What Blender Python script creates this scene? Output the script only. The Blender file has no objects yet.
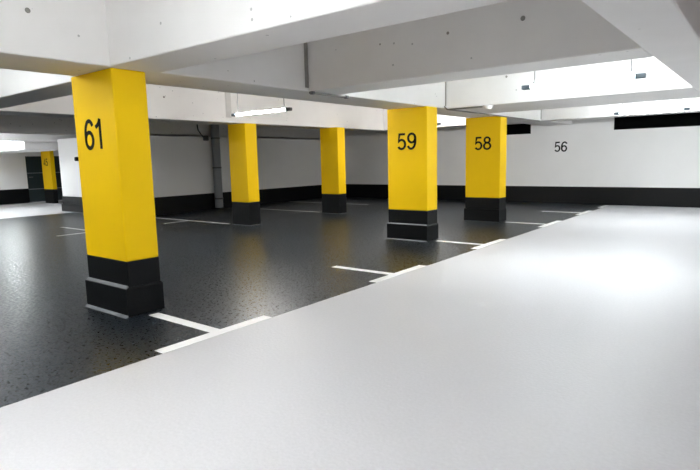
import bpy, bmesh, math
from mathutils import Vector, Matrix

sc = bpy.context.scene
COL = sc.collection
H = 1.35                      # camera height

# ------------------------------------------------------------------ materials
def lin(c):
    return tuple(((v/255)/12.92 if v/255 <= .04045 else ((v/255+.055)/1.055)**2.4) for v in c) + (1,)

def mat(name, rgb, rough=.6, spec=.5, var=.06, var_scale=3.0, pits=0.0, bump=0.0, bump_scale=60,
        rough_var=0.0, rscale=1.3, bdist=.004, grain=0.0, metallic=0.0, emit=0.0, emit_col=None):
    m = bpy.data.materials.new(name); m.use_nodes = True
    nt = m.node_tree; N = nt.nodes; L = nt.links
    b = N['Principled BSDF']
    b.inputs['Roughness'].default_value = rough
    b.inputs['Specular IOR Level'].default_value = spec
    b.inputs['Metallic'].default_value = metallic
    base = lin(rgb)
    tc = N.new('ShaderNodeTexCoord')
    mp = N.new('ShaderNodeMapping'); L.new(tc.outputs['Object'], mp.inputs['Vector'])
    no = N.new('ShaderNodeTexNoise'); no.inputs['Scale'].default_value = var_scale
    no.inputs['Detail'].default_value = 5; L.new(mp.outputs[0], no.inputs['Vector'])
    mix = N.new('ShaderNodeMix'); mix.data_type = 'RGBA'
    mix.inputs['A'].default_value = tuple(max(0, v*(1-var)) for v in base[:3]) + (1,)
    mix.inputs['B'].default_value = tuple(min(1, v*(1+var)) for v in base[:3]) + (1,)
    L.new(no.outputs['Fac'], mix.inputs['Factor'])
    out = mix.outputs['Result']
    if pits > 0:                      # small blow holes in the painted concrete
        vo = N.new('ShaderNodeTexVoronoi'); vo.inputs['Scale'].default_value = 9
        L.new(mp.outputs[0], vo.inputs['Vector'])
        lt = N.new('ShaderNodeMath'); lt.operation = 'LESS_THAN'; lt.inputs[1].default_value = .10
        L.new(vo.outputs['Distance'], lt.inputs[0])
        sep = N.new('ShaderNodeSeparateColor'); L.new(vo.outputs['Color'], sep.inputs[0])
        gt = N.new('ShaderNodeMath'); gt.operation = 'LESS_THAN'; gt.inputs[1].default_value = pits
        L.new(sep.outputs[0], gt.inputs[0])
        mu = N.new('ShaderNodeMath'); mu.operation = 'MULTIPLY'
        L.new(lt.outputs[0], mu.inputs[0]); L.new(gt.outputs[0], mu.inputs[1])
        mx2 = N.new('ShaderNodeMix'); mx2.data_type = 'RGBA'
        L.new(mu.outputs[0], mx2.inputs['Factor']); L.new(out, mx2.inputs['A'])
        mx2.inputs['B'].default_value = tuple(v*.6 for v in base[:3]) + (1,)
        out = mx2.outputs['Result']
    if grain > 0:                     # fine mineral grain of the floor coating
        ng = N.new('ShaderNodeTexNoise'); ng.inputs['Scale'].default_value = 48; ng.inputs['Detail'].default_value = 2
        L.new(mp.outputs[0], ng.inputs['Vector'])
        rg = N.new('ShaderNodeMapRange'); rg.inputs['From Min'].default_value = .3; rg.inputs['From Max'].default_value = .7
        rg.inputs['To Min'].default_value = 1-grain; rg.inputs['To Max'].default_value = 1+grain
        L.new(ng.outputs['Fac'], rg.inputs['Value'])
        vm = N.new('ShaderNodeVectorMath'); vm.operation = 'SCALE'
        L.new(out, vm.inputs[0]); L.new(rg.outputs[0], vm.inputs['Scale']); out = vm.outputs[0]
    L.new(out, b.inputs['Base Color'])
    if rough_var > 0:
        n2 = N.new('ShaderNodeTexNoise'); n2.inputs['Scale'].default_value = rscale; n2.inputs['Detail'].default_value = 3
        L.new(mp.outputs[0], n2.inputs['Vector'])
        mr = N.new('ShaderNodeMapRange'); mr.inputs['From Min'].default_value = .3; mr.inputs['From Max'].default_value = .7
        mr.inputs['To Min'].default_value = rough-rough_var; mr.inputs['To Max'].default_value = rough+rough_var
        L.new(n2.outputs['Fac'], mr.inputs['Value']); L.new(mr.outputs[0], b.inputs['Roughness'])
    if bump > 0:
        n3 = N.new('ShaderNodeTexNoise'); n3.inputs['Scale'].default_value = bump_scale; n3.inputs['Detail'].default_value = 3
        L.new(mp.outputs[0], n3.inputs['Vector'])
        bp = N.new('ShaderNodeBump'); bp.inputs['Strength'].default_value = bump; bp.inputs['Distance'].default_value = bdist
        L.new(n3.outputs['Fac'], bp.inputs['Height']); L.new(bp.outputs[0], b.inputs['Normal'])
    if emit > 0:
        b.inputs['Emission Color'].default_value = emit_col or (1, 1, 1, 1)
        b.inputs['Emission Strength'].default_value = emit
    return m

M = {
 'conc':   mat('white_painted_concrete', (236, 234, 232), .75, .3, .05, 2.5, pits=.17, bump=.15, bump_scale=35),
 'wall':   mat('white_wall_paint', (240, 239, 238), .7, .3, .03, 2.0, bump=.1, bump_scale=30),
 'yellow': mat('yellow_pillar_paint', (243, 198, 0), .6, .2, .03, 5.0, bump=.12, bump_scale=40),
 'black':  mat('black_plinth_paint', (9, 11, 13), .45, .22, .15, 6.0, bump=.15, bump_scale=40),
 'seal':   mat('grey_sealant', (128, 131, 134), .35, .5, .2, 20.0),
 'dark':   mat('dark_floor_coating', (30, 37, 44), .33, .5, .12, 1.2, rough_var=.13, rscale=34, grain=.45),
 'light':  mat('light_grey_floor_coating', (204, 203, 206), .47, .25, .03, 1.0, bump=.6, bump_scale=45, rough_var=.02, grain=.03),
 'line':   mat('white_road_paint', (252, 252, 250), .5, .4, .05, 8.0),
 'digit':  mat('black_stencil_paint', (8, 8, 8), .6, .15, .05),
 'tube':   mat('lit_fluorescent_tube', (255, 255, 255), .3, emit=30.0, emit_col=(1, .985, .96, 1)),
 'tubecool': mat('lit_cool_fluorescent_tube', (255, 255, 255), .3, emit=30.0, emit_col=(.90, .98, 1, 1)),
 'tubedim': mat('dimmed_fluorescent_tube', (255, 255, 255), .3, emit=20.0, emit_col=(.92, .98, 1, 1)),
 'tubestrong': mat('strong_fluorescent_tube', (255, 255, 255), .3, emit=48.0, emit_col=(.95, .99, 1, 1)),
 'jointsoft': mat('pale_joint_filler', (206, 204, 201), .8, .2, .08, 10),  # colour of a soft shadow stripe on the rear girder
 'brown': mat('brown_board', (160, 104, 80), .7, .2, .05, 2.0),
 'cap':    mat('lamp_end_grey_plastic', (96, 110, 120), .4, .5, .05),
 'capdark': mat('lamp_end_dark_plastic', (74, 74, 76), .4, .5, .05),
 'wire':   mat('grey_cable', (70, 70, 72), .5, .5, .05),
 'pipe':   mat('grey_downpipe_plastic', (132, 136, 140), .4, .5, .06),
 'steel':  mat('dull_steel_conduit', (130, 128, 125), .45, .5, .1, metallic=.4),
 'door':   mat('dark_door_paint', (50, 62, 64), .5, .4, .06),
 'void':   mat('dark_window_glass', (5, 6, 6), .9, .05, .1),
 'jointm': mat('joint_filler_grey', (150, 147, 142), .8, .2, .15, 10),  # shadowed beam gaps as colour; also used for tie holes
}

# ------------------------------------------------------------------ helpers
def link(name, me, m, parent=None):
    o = bpy.data.objects.new(name, me); COL.objects.link(o)
    if m: me.materials.append(m)
    if parent: o.parent = parent
    return o

def bm_box(bm, x0, x1, y0, y1, z0, z1):
    r = bmesh.ops.create_cube(bm, size=1)
    bmesh.ops.scale(bm, vec=(x1-x0, y1-y0, z1-z0), verts=r['verts'])
    bmesh.ops.translate(bm, vec=((x0+x1)/2, (y0+y1)/2, (z0+z1)/2), verts=r['verts'])
    return r['verts']

def finish(bm, name, m, parent=None, bevel=0.0, smooth=False, seg=2):
    if bevel > 0:
        bmesh.ops.bevel(bm, geom=bm.edges[:], offset=bevel, segments=seg, affect='EDGES', profile=.5)
    bmesh.ops.recalc_face_normals(bm, faces=bm.faces[:])
    me = bpy.data.meshes.new(name); bm.to_mesh(me); bm.free()
    if smooth:
        for p in me.polygons: p.use_smooth = True
    return link(name, me, m, parent)

def box(name, m, x0, x1, y0, y1, z0, z1, parent=None, bevel=0.0):
    bm = bmesh.new(); bm_box(bm, x0, x1, y0, y1, z0, z1)
    return finish(bm, name, m, parent, bevel)

def tube_bm(bm, pts, r, n=12):
    pts = [Vector(p) for p in pts]; rings = []
    for i, p in enumerate(pts):
        a = pts[max(0, i-1)]; b = pts[min(len(pts)-1, i+1)]
        t = (b-a).normalized()
        ref = Vector((0, 0, 1)) if abs(t.z) < .9 else Vector((1, 0, 0))
        u = t.cross(ref).normalized(); v = t.cross(u).normalized()
        rings.append([bm.verts.new(p + r*(math.cos(k*2*math.pi/n)*u + math.sin(k*2*math.pi/n)*v)) for k in range(n)])
    for i in range(len(rings)-1):
        for k in range(n):
            bm.faces.new((rings[i][k], rings[i][(k+1) % n], rings[i+1][(k+1) % n], rings[i+1][k]))
    bm.faces.new(rings[0]); bm.faces.new(rings[-1])

def tube(name, m, pts, r, parent=None, n=12):
    bm = bmesh.new(); tube_bm(bm, pts, r, n)
    return finish(bm, name, m, parent)

def struct(o): o['kind'] = 'structure'; return o

def tag(o, label, cat, group=None):
    o['label'] = label; o['category'] = cat
    if group: o['group'] = group
    return o

def empty(name, loc):
    o = bpy.data.objects.new(name, None); COL.objects.link(o); o.location = loc
    o.empty_display_size = .1
    return o

def ell(cx, cy, rx, ry, a0, a1, n=28):
    return [(cx+rx*math.cos(math.radians(a0+(a1-a0)*i/n)), cy+ry*math.sin(math.radians(a0+(a1-a0)*i/n))) for i in range(n+1)]
SIX = [ell(.285, .31, .215, .265, 0, 360), ell(.32, .50, .25, .455, 38, 180, 24) + ell(.285, .36, .215, .315, 180, 200, 6)]
GLYPH = {
 '6': SIX,
 '9': [[(.57-x, 1-y) for x, y in st] for st in SIX],
 '1': [[(.07, .72), (.20, .79), (.30, .90), (.335, 1.0)], [(.33, .985), (.33, 0)]],
 '5': [[(.50, .945), (.15, .945), (.085, .48), (.14, .55)] + ell(.275, .325, .225, .28, 125, -150)],
 '8': [ell(.285, .745, .185, .205, 0, 360), ell(.285, .285, .225, .24, 0, 360)],
 '4': [[(.40, 0), (.40, .96), (.05, .27), (.56, .27)]],
}
def number_mesh(txt, m, parent, cx, y, z0, height, gap_scale=1.0, width=None, sw=.138):
    """digits painted on a face that looks towards -Y, as thin paint geometry"""
    bm = bmesh.new(); adv = .62; total = adv*(len(txt)-1)+.57
    s = height; sx = (width or total*s)/total
    def stroke(pts, ox):
        P = [Vector((x+ox, yy)) for x, yy in pts]; n = len(P); L = []
        closed = (P[0]-P[-1]).length < 1e-4
        for i in range(n):
            a = P[i-1] if i > 0 else (P[n-2] if closed else P[0])
            b = P[i+1] if i < n-1 else (P[1] if closed else P[n-1])
            d1 = (P[i]-a); d2 = (b-P[i])
            if d1.length < 1e-6: d1 = d2
            if d2.length < 1e-6: d2 = d1
            d1.normalize(); d2.normalize()
            n1 = Vector((-d1.y, d1.x)); n2 = Vector((-d2.y, d2.x)); nn = (n1+n2)
            nn = nn.normalized() if nn.length > .1 else n1
            k = min(1.6, 1/max(.3, nn.dot(n1)))
            o = nn*(sw/2*k)
            L.append((P[i]+o, P[i]-o))
        def V(p, yy): return bm.verts.new((cx+(p.x-total/2)*sx, yy, z0+p.y*s))
        R = [(V(a, y), V(b, y), V(b, y+.0008), V(a, y+.0008)) for a, b in L]
        for i in range(n-1):
            for k in range(4):
                bm.faces.new((R[i][k], R[i][(k+1) % 4], R[i+1][(k+1) % 4], R[i+1][k]))
        bm.faces.new(R[0]); bm.faces.new(R[-1])
    for i, ch in enumerate(txt):
        for st in GLYPH[ch]: stroke(st, i*adv)
    return finish(bm, 'number', m, parent)

# ------------------------------------------------------------------ room shell
SLAB = 2.86; BB = 2.17          # ceiling underside, underside of beams
YW = 15.6; YB = -5.5; XR = 4.8; XL = -22.6

XE = -3.38                      # edge of the light grey lane
struct(box('floor', M['dark'], -16.35, XE, YB, YW, -.2, 0))
struct(box('floor', M['light'], XE, XR, YB, YW, -.2, 0))
struct(box('floor', M['light'], XL, -16.35, YB, YW, -.2, 0))
struct(box('ceiling', M['wall'], XL-.3, XR+.3, YB-.3, YW+.3, SLAB, SLAB+.25))

# end wall with three dark openings cut out as recesses
def wall_with_holes(name, m, x0, x1, y0, y1, z0, z1, holes):
    """wall in the XZ plane, holes = (xa, xb, za, zb)"""
    xs = sorted({x0, x1, *[h[0] for h in holes], *[h[1] for h in holes]})
    zs = sorted({z0, z1, *[h[2] for h in holes], *[h[3] for h in holes]})
    bm = bmesh.new()
    inside = lambda cx, cz: any(h[0] < cx < h[1] and h[2] < cz < h[3] for h in holes)
    for i in range(len(xs)-1):
        run = None
        for k in range(len(zs)-1):
            cx = (xs[i]+xs[i+1])/2; cz = (zs[k]+zs[k+1])/2
            if inside(cx, cz):
                if run is not None: bm_box(bm, xs[i], xs[i+1], y0, y1, run, zs[k]); run = None
            elif run is None: run = zs[k]
        if run is not None: bm_box(bm, xs[i], xs[i+1], y0, y1, run, z1)
    return finish(bm, name, m)

holes = [(-6.95, -5.56, 1.98, 2.28), (-3.37, .6, 1.975, 2.30)]
we = struct(wall_with_holes('wall_end', M['wall'], XL, XR, YW, YW+.3, 0, SLAB, holes))
number_mesh('56', M['digit'], we, -4.71, YW-.0015, 1.45, .27, .95, .35)
for i, h in enumerate(holes):
    w = box('window_%d' % (i+1), M['void'], h[0], h[1], YW+.03, YW+.05, h[2], h[3]); struct(w)
    bm = bmesh.new(); t = .03
    bm_box(bm, h[0]+t, h[1]-t, YW+.015, YW+.03, h[2], h[2]+t); bm_box(bm, h[0]+t, h[1]-t, YW+.015, YW+.03, h[3]-t, h[3])
    bm_box(bm, h[0], h[0]+t, YW+.015, YW+.03, h[2], h[3]); bm_box(bm, h[1]-t, h[1], YW+.015, YW+.03, h[2], h[3])
    finish(bm, 'window_frame', M['void'], w)

struct(box('wall_left', M['wall'], -13.25, -13.0, 7.6, YW, 0, BB))
struct(box('wall_inner', M['wall'], -17.12, -13.25, 7.6, 7.9, 0, BB))
struct(box('wall_right', M['wall'], XR, XR+.3, YB, YW, 0, SLAB))
struct(box('wall_back', M['wall'], XL, XR, YB-.3, YB, 0, SLAB))

# far left wall, beyond the second lane, with a door opening
wf = struct(finish((lambda bm: (bm_box(bm, XL-.3, XL, YB, 8.78, 0, SLAB), bm_box(bm, XL-.3, XL, 8.78, 10.8, 1.78, SLAB),
            bm_box(bm, XL-.3, XL, 10.8, YW, 0, SLAB), bm)[-1])(bmesh.new()), 'wall_far_left', M['wall']))
d = struct(box('door_1', M['door'], XL-.2, XL-.12, 8.78, 10.8, .02, 1.78))
box('door_rail', M['pipe'], XL-.12, XL-.105, 8.80, 10.78, 1.12, 1.15, d)
box('door_rail', M['pipe'], XL-.12, XL-.105, 8.80, 10.78, .50, .53, d)
tube('door_handle', M['steel'], [(XL-.12, 8.9, .98), (XL-.07, 8.9, .98), (XL-.07, 9.02, .98)], .012, d)

# black painted wall bases
BT = .48
struct(box('baseboard_end', M['black'], -12.99, XR-.02, YW-.014, YW, 0, BT))
struct(box('baseboard_left', M['black'], -13.0, -12.986, 7.6, YW-.014, 0, BT))
struct(box('baseboard_inner', M['black'], -17.12, -12.986, 7.57, 7.6, 0, .46))
struct(box('baseboard_inner', M['seal'], -17.14, -12.97, 7.535, 7.57, 0, .012))
struct(box('baseboard_inner', M['black'], -17.14, -12.97, 7.545, 7.57, .012, .23))
struct(box('baseboard_far_left', M['black'], XL, XL+.02, YB, 8.78, 0, .55))
struct(box('baseboard_far_left', M['black'], XL, XL+.02, 10.8, YW, 0, .55))

# girders along the lane, each one precast run
def beam(name, x0, x1, y0, y1, z0=BB, z1=SLAB, m='conc'):
    return struct(box(name, M[m], x0, x1, y0, y1, z0, z1, bevel=.012))
gA = beam('ceiling_beam', -5.12, -4.42, YB, YW)
gB = beam('ceiling_beam', -9.47, -8.87, YB, YW)
gC = beam('ceiling_beam', -13.25, -13.0, YB, YW, 2.10)
gD = beam('ceiling_beam', -17.7, -17.25, YB, YW, 2.13)
gR = beam('ceiling_beam', -.88, -.49, YB, YW)
cross = [(-.6, -.1), (2.44, 2.92), (4.90, 5.42), (8.33, 9.95), (13.07, 13.5)]
beams = []
for (a, b) in cross:
    beams.append(beam('ceiling_beam', -4.42, -.88, a, b))
    beam('ceiling_beam', -.49, XR, a, b, m='brown' if a == 4.90 else 'conc')  # right piece of one crossbeam is coloured brown
for (a, b) in ((-.6, -.1), (2.60, 3.08), (12.95, 13.45)):
    beam('ceiling_beam', -8.87, -5.12, a, b)
for (a, b) in ((2.9, 3.4), (6.9, 8.3)):
    beam('ceiling_beam', XL, -17.7, a, b, 1.89)

# grey strips on the girders: joint gaps with their shadow painted in
def shade_strip(par, x0, x1, y0, y1, z0=BB+.04, z1=SLAB-.01, m='jointm'):
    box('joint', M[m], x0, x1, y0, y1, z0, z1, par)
shade_strip(gA, -4.421, -4.414, 4.84, 4.90)
shade_strip(gA, -4.421, -4.414, 8.30, 8.33)
shade_strip(gA, -4.421, -4.414, 13.04, 13.07)
shade_strip(gB, -8.871, -8.862, 7.30, 7.44, BB+.10, m='jointsoft')  # no beam meets here; soft shadow painted as a pale stripe

# form tie holes left in the concrete
def ring_hole(par, c, axis, r=.022):
    bm = bmesh.new()
    n = 16
    c = Vector(c)
    if axis == 'y': u, v, nn = Vector((1, 0, 0)), Vector((0, 0, 1)), Vector((0, -1, 0))
    else: u, v, nn = Vector((0, 1, 0)), Vector((0, 0, 1)), Vector((1, 0, 0))
    P = lambda rr, k, d: bm.verts.new(c + rr*(math.cos(2*math.pi*k/n)*u + math.sin(2*math.pi*k/n)*v) + d*nn)
    R = [[P(r*1.25, k, 0) for k in range(n)], [P(r*1.1, k, .004) for k in range(n)], [P(r*.8, k, .004) for k in range(n)], [P(r*.7, k, .001) for k in range(n)]]
    for i in range(3):
        for k in range(n): bm.faces.new((R[i][k], R[i][(k+1) % n], R[i+1][(k+1) % n], R[i+1][k]))
    bm.faces.new(R[3])
    finish(bm, 'tie_hole', M['jointm'], par)
b2 = beams[2]
ring_hole(b2, (-1.84, 4.90, 2.56), 'y', .018); ring_hole(b2, (-2.58, 4.90, 2.55), 'y', .012); ring_hole(b2, (-3.38, 4.90, 2.56), 'y', .008)
ring_hole(gA, (-4.42, 1.84, 2.50), 'x', .016); ring_hole(gB, (-8.87, 5.89, 2.57), 'x', .016); ring_hole(gA, (-4.42, 3.6, 2.6), 'x', .012)
ring_hole(beams[3], (-3.37, 8.33, 2.58), 'y', .014)

# ------------------------------------------------------------------ pillars
def pillar(label, x0, x1, y0, y1, num=None, band=.50, top=BB, plinth=True, nz=1.50, nh=.265, nx=None, nw=.36, seal=.014):
    t = empty('pillar', ((x0+x1)/2, (y0+y1)/2, 0))
    off = Vector(t.location)
    tag(t, label, 'pillar', 'numbered yellow pillars' if num else 'unnumbered yellow pillars')
    def b(name, m, *c, bevel=.006):
        o = box(name, m, *c, bevel=bevel); o.parent = t; o.matrix_parent_inverse = Matrix.Translation(-off); return o
    b('shaft', M['yellow'], x0, x1, y0, y1, band, top, bevel=.012)
    b('painted_band', M['black'], x0, x1, y0, y1, .0 if not plinth else .27, band)
    if plinth:
        # plinth with a sloped top edge and sealant fillets
        e = .012; bm = bmesh.new()
        lo = [(x0-e, y0-e-.02), (x1+e, y0-e-.02), (x1+e, y1+e), (x0-e, y1+e)]
        hi = [(x0, y0), (x1, y0), (x1, y1), (x0, y1)]
        rings = [[bm.verts.new((x, y, z)) for x, y in q] for q, z in ((lo, .008), (lo, .255), (hi, .272))]
        for i in range(2):
            for k in range(4): bm.faces.new((rings[i][k], rings[i][(k+1) % 4], rings[i+1][(k+1) % 4], rings[i+1][k]))
        bm.faces.new(rings[0]); bm.faces.new(rings[2])
        o = finish(bm, 'plinth', M['black']); o.parent = t; o.matrix_parent_inverse = Matrix.Translation(-off)
        # sealant fillet round the top of the plinth
        bm = bmesh.new()
        def fillet(z, xx0, xx1, yy, w, h):       # wedge of sealant along the front face
            q = [(yy, z), (yy-w, z), (yy, z+h)]
            r0 = [bm.verts.new((xx0, y, zz)) for y, zz in q]; r1 = [bm.verts.new((xx1, y, zz)) for y, zz in q]
            for k in range(3): bm.faces.new((r0[k], r0[(k+1) % 3], r1[(k+1) % 3], r1[k]))
            bm.faces.new(r0); bm.faces.new(r1)
        fillet(.262, x0, x1, y0-.004, seal*1.3, seal*1.2)
        o = finish(bm, 'sealant_line', M['seal']); o.parent = t; o.matrix_parent_inverse = Matrix.Translation(-off)
        bm = bmesh.new(); fillet(.0, x0-e, x1+e, y0-e-.02, seal*1.3, seal)
        o = finish(bm, 'sealant_line', M['seal']); o.parent = t; o.matrix_parent_inverse = Matrix.Translation(-off)
    else:
        e = .012
        b('sealant_line', M['seal'], x0-e, x1+e, y0-e, y1+e, 0, .008, bevel=0)
    if num:
        o = number_mesh(num, M['digit'], None, nx if nx is not None else (x0+x1)/2-.02, y0-.0012, nz, nh, .95, nw)
        o.parent = t; o.matrix_parent_inverse = Matrix.Translation(-off)
    return t

pillar('large yellow pillar numbered 61 with black plinth, nearest the camera', -5.18, -4.455, 2.47, 2.79, '61', nx=-4.83, nw=.36, seal=.02)
pillar('yellow pillar numbered 59 with black plinth, middle of the front row', -5.15, -4.39, 7.64, 7.98, '59', nx=-4.77, nw=.37)
pillar('yellow pillar numbered 58 with black plinth, farthest of the front row', -5.19, -4.42, 10.66, 11.00, '58', nx=-4.80, nw=.37, seal=.005)
pillar('narrow yellow pillar without number, standing beside the grey downpipe under a lit tube', -9.37, -8.81, 7.74, 8.06, plinth=False)
pillar('narrow yellow pillar without number between the 59 pillar and the pillar by the downpipe', -9.20, -8.62, 10.57, 10.87, plinth=False, band=.50)
pillar('small distant yellow pillar numbered 45 in front of the dark door', -21.75, -21.0, 9.0, 9.15, '45', band=.53, top=SLAB, nz=1.40, nh=.26, nx=-21.4, nw=.36, plinth=False)

# ------------------------------------------------------------------ parking markings
def paint(label, rects, group=None, name='parking_line', z=.003):
    bm = bmesh.new()
    # union of axis aligned rectangles as one extruded outline (T or L shapes)
    xs = sorted({v for r in rects for v in r[:2]}); ys = sorted({v for r in rects for v in r[2:]})
    vd = {}
    def V(x, y, zz):
        k = (x, y, zz)
        if k not in vd: vd[k] = bm.verts.new(k)
        return vd[k]
    cell = lambda i, j: 0 <= i < len(xs)-1 and 0 <= j < len(ys)-1 and any(r[0] <= xs[i] and xs[i+1] <= r[1] and r[2] <= ys[j] and ys[j+1] <= r[3] for r in rects)
    for i in range(len(xs)-1):
        for j in range(len(ys)-1):
            if not cell(i, j): continue
            a, b, c, d_ = xs[i], xs[i+1], ys[j], ys[j+1]
            bm.faces.new((V(a, c, z), V(b, c, z), V(b, d_, z), V(a, d_, z)))
            bm.faces.new((V(a, c, 0), V(a, d_, 0), V(b, d_, 0), V(b, c, 0)))
            if not cell(i-1, j): bm.faces.new((V(a, c, 0), V(a, c, z), V(a, d_, z), V(a, d_, 0)))
            if not cell(i+1, j): bm.faces.new((V(b, c, 0), V(b, d_, 0), V(b, d_, z), V(b, c, z)))
            if not cell(i, j-1): bm.faces.new((V(a, c, 0), V(b, c, 0), V(b, c, z), V(a, c, z)))
            if not cell(i, j+1): bm.faces.new((V(a, d_, 0), V(a, d_, z), V(b, d_, z), V(b, d_, 0)))
    o = finish(bm, name, M['line'])
    return tag(o, label, 'floor marking', group)
e0 = XE-.105
F = 'white markings along the light lane'
def tee(y, y0, y1, xs, label):
    paint(label, [(e0, XE, y0, y1), (xs, e0, y-.05, y+.05)], F)
tee(2.64, 2.09, 3.17, -4.37, 'white T-shaped parking line at the foot of pillar 61')
tee(5.22, 4.76, 5.86, -4.37, 'white T-shaped parking line alone between pillars 61 and 59')
tee(7.78, 7.35, 8.46, -4.30, 'white T-shaped parking line starting at the foot of pillar 59')
tee(10.75, 10.25, 11.45, -4.32, 'white T-shaped parking line starting at the foot of pillar 58')
tee(13.25, 12.75, 13.85, -4.4, 'white T-shaped parking line beyond pillar 58, below the wall number 56')
paint('short white end piece of parking line against the black wall base', [(e0, XE, 14.75, 15.5)], F)
G = 'white bay lines in the dark rear area'
paint('long white bay line with short side stroke, ending at the pillar beside the downpipe',
      [(-12.6, -9.52, 7.72, 7.80), (-11.03, -10.95, 7.08, 7.72)], G)
paint('thin white bay line ending at the foot of the unnumbered pillar left of 59', [(-12.2, -9.42, 10.70, 10.78)], G)
paint('white bay line farthest back, passing behind the unnumbered pillar left of 59', [(-12.9, -9.6, 13.12, 13.20)], G)
paint('white stroke left of pillar 61, farther of two, pointing at the inner wall', [(-12.6, -9.6, 5.46, 5.54)], G)
paint('white stroke left of pillar 61, nearer of two, running along the bays', [(-11.09, -11.0, 4.72, 5.46)], G)
paint('white mark on the floor of the distant lane by the far left wall', [(-21.75, -21.6, 7.6, 8.1)])

# ------------------------------------------------------------------ hanging fluorescent lamps
def lamp(label, cx, y, z=2.22, ln=1.32, cool=False, dark_right=False, group='hanging fluorescent tubes', top=SLAB, inset=.15, mt=None):
    t = empty('tube_lamp', (cx, y, z)); tag(t, label, 'lamp', group)
    r = .02; c = .11
    tube('tube', M[mt or ('tubecool' if cool else 'tube')], [(-ln/2+c, 0, 0), (ln/2-c, 0, 0)], r, t, 16)
    for s in (-1, 1):
        bm = bmesh.new()
        a = s*(ln/2-c); b = s*ln/2
        bm_box(bm, min(a, b), max(a, b), -.034, .034, -.026, .026)
        finish(bm, 'end_cap', M['capdark' if (dark_right and s > 0) else 'cap'], t, bevel=.012)
        x = s*(ln/2-inset)
        tube('cable', M['wire'], [(s*(ln/2-c-.0), 0, .03), (x+s*.01, 0, .045), (x+s*.03*0, 0, .09), (x, 0, top-z)], .006, t, 8)
    return t
lamp('lit tube lamp hanging before the long beam above the pillar by the downpipe', -6.72, 6.25, 2.165, 1.40, dark_right=True)
lamp('lit tube lamp hung over the light lane between two crossbeams, largest in view', -1.80, 6.6, 2.17, 1.34, cool=True)
lamp('lit tube lamp over the lane near the end wall, just above the dark opening', -1.95, 12.0, 2.15, 1.30, cool=True)
lamp('lamp whose grey end just shows behind pillar 59 near the end wall', -6.85, 11.4, 2.14, 1.32)
lamp('lamp near the ceiling over the distant left lane', -18.75, 6.6, 2.10, 1.4, cool=True)
lamp('lamp hanging over the light lane beside the camera, left out of view', -2.0, .3, 2.30, 1.34, mt='tubedim')
lamp('lamp hanging over the bays left of the nearest pillar, out of view', -6.25, .7, 2.46, 1.34, mt='tubedim')
lamp('lamp hanging over the light lane behind the camera', -2.3, -1.9, 2.30, 1.34)
lamp('lamp over the distant left lane, out of view', -20.0, 0.8, 2.2, 1.34, cool=True)
lb = lamp('lamp before the white inner wall, out of view', -16.1, 4.2, 2.32, 1.34, mt='tubestrong')

lamp('lamp in the bays right of the lane near the end wall, out of view', 2.4, 12.2, 2.16, 1.34, cool=True)  # extra lamp outside the frame, put in to light the end wall

lb.rotation_euler = (0, 0, math.pi/2)

# ------------------------------------------------------------------ pipes and conduits
def child(o, t):
    o.parent = t; o.matrix_parent_inverse = Matrix.Translation(-Vector(t.location)); return o
t = empty('downpipe', (-12.86, 10.15, 0)); tag(t, 'dark grey vertical downpipe on the left wall beside a yellow pillar', 'pipe')
child(tube('pipe', M['pipe'], [(-12.86, 10.15, .05), (-12.86, 10.15, BB+.5)], .12, n=24), t)
for z in (.3, 1.2, 2.05):
    child(tube('clamp', M['capdark'], [(-12.86, 10.15, z), (-12.86, 10.15, z+.04)], .13, n=24), t)
t = empty('wall_valve', (-12.95, 9.95, 1.9)); tag(t, 'small dark fitting with bent hose on the wall left of the downpipe', 'pipe fitting')
child(tube('hose', M['wire'], [(-12.97, 9.62, 2.45), (-12.95, 9.63, 2.3), (-12.93, 9.70, 2.18), (-12.95, 9.82, 2.08)], .018, n=10), t)
bm = bmesh.new(); bm_box(bm, -12.985, -12.90, 9.80, 9.95, 2.0, 2.14)
child(finish(bm, 'housing', M['capdark'], bevel=.02), t)

t = empty('wall_camera', (-15.55, 7.5, 1.62)); tag(t, 'small black device on the white inner wall beside pillar 61', 'wall device')
bm = bmesh.new(); bm_box(bm, -15.63, -15.49, 7.34, 7.52, 1.50, 1.62); child(finish(bm, 'housing', M['digit'], bevel=.03), t)
bm = bmesh.new(); bm_box(bm, -15.57, -15.51, 7.50, 7.60, 1.58, 1.78); child(finish(bm, 'bracket', M['digit'], bevel=.015), t)

t = empty('conduit', (-4.39, 4.8, 2.2)); tag(t, 'thin metal conduit with two clips crossing under the crossbeam end', 'conduit', 'conduits on the long beam')
child(tube('rod', M['steel'], [(-4.385, 4.88, BB-.018), (-4.385, 5.62, BB-.018)], .014), t)
for y in (4.90, 5.55):
    bm = bmesh.new(); bm_box(bm, -4.405, -4.36, y, y+.05, BB-.036, BB+.0); child(finish(bm, 'clip', M['capdark'], bevel=.006), t)

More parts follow.
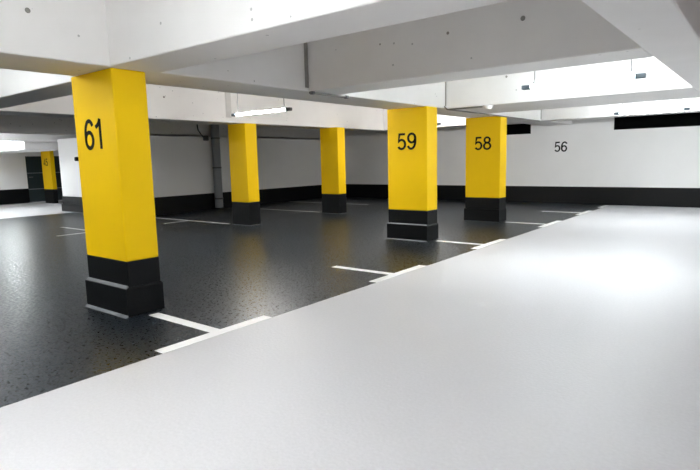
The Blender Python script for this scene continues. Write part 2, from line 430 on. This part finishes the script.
t = empty('conduit', (-4.395, 8.2, 2.2)); tag(t, 'long thin conduit running along the beam edge above pillar 58', 'conduit', 'conduits on the long beam')
child(tube('rod', M['steel'], [(-4.40, 8.24, BB+.03), (-4.395, 8.32, BB-.012), (-4.395, 12.9, BB-.012)], .011), t)
t = empty('conduit', (-4.38, 8.3, 2.2)); tag(t, 'short conduit branch with white sensor under the crossbeam', 'conduit', 'conduits on the long beam')
child(tube('rod', M['steel'], [(-4.37, 8.36, BB-.014), (-3.78, 8.36, BB-.014)], .012), t)
bm = bmesh.new()
bmesh.ops.create_cone(bm, cap_ends=True, segments=20, radius1=.045, radius2=.075, depth=.055, matrix=Matrix.Translation((-3.68, 8.38, BB-.029)))
child(finish(bm, 'sensor', M['line']), t)

# ------------------------------------------------------------------ world, camera, view
w = bpy.data.worlds.new('World'); sc.world = w; w.use_nodes = True
w.node_tree.nodes['Background'].inputs[0].default_value = (.02, .02, .022, 1)
w.node_tree.nodes['Background'].inputs[1].default_value = 1

f, pitch, yaw, roll = 538.62, .1381, .6654, -.0233
cy, sy, cp, sp = math.cos(yaw), math.sin(yaw), math.cos(pitch), math.sin(pitch)
fw = Vector((-sy*cp, cy*cp, -sp)); rt = Vector((cy, sy, 0)); up = rt.cross(fw)
R = math.cos(roll)*rt + math.sin(roll)*up; U = -math.sin(roll)*rt + math.cos(roll)*up
cam = bpy.data.cameras.new('camera'); co = bpy.data.objects.new('camera', cam); COL.objects.link(co)
m3 = Matrix((R, U, -fw)).transposed()
co.matrix_world = Matrix.Translation((0, 0, H)) @ m3.to_4x4()
cam.sensor_fit = 'HORIZONTAL'; cam.sensor_width = 36; cam.lens = f*36/700
cam.clip_start = .05; cam.clip_end = 100
sc.camera = co

sc.view_settings.view_transform = 'Standard'; sc.view_settings.look = 'None'
sc.view_settings.gamma = 1; sc.view_settings.use_curve_mapping = False
sc.view_settings.exposure = 3.1
sc.cycles.use_denoising = True
sc.cycles.max_bounces = 12; sc.cycles.diffuse_bounces = 8
sc.cycles.caustics_reflective = False; sc.cycles.caustics_refractive = False
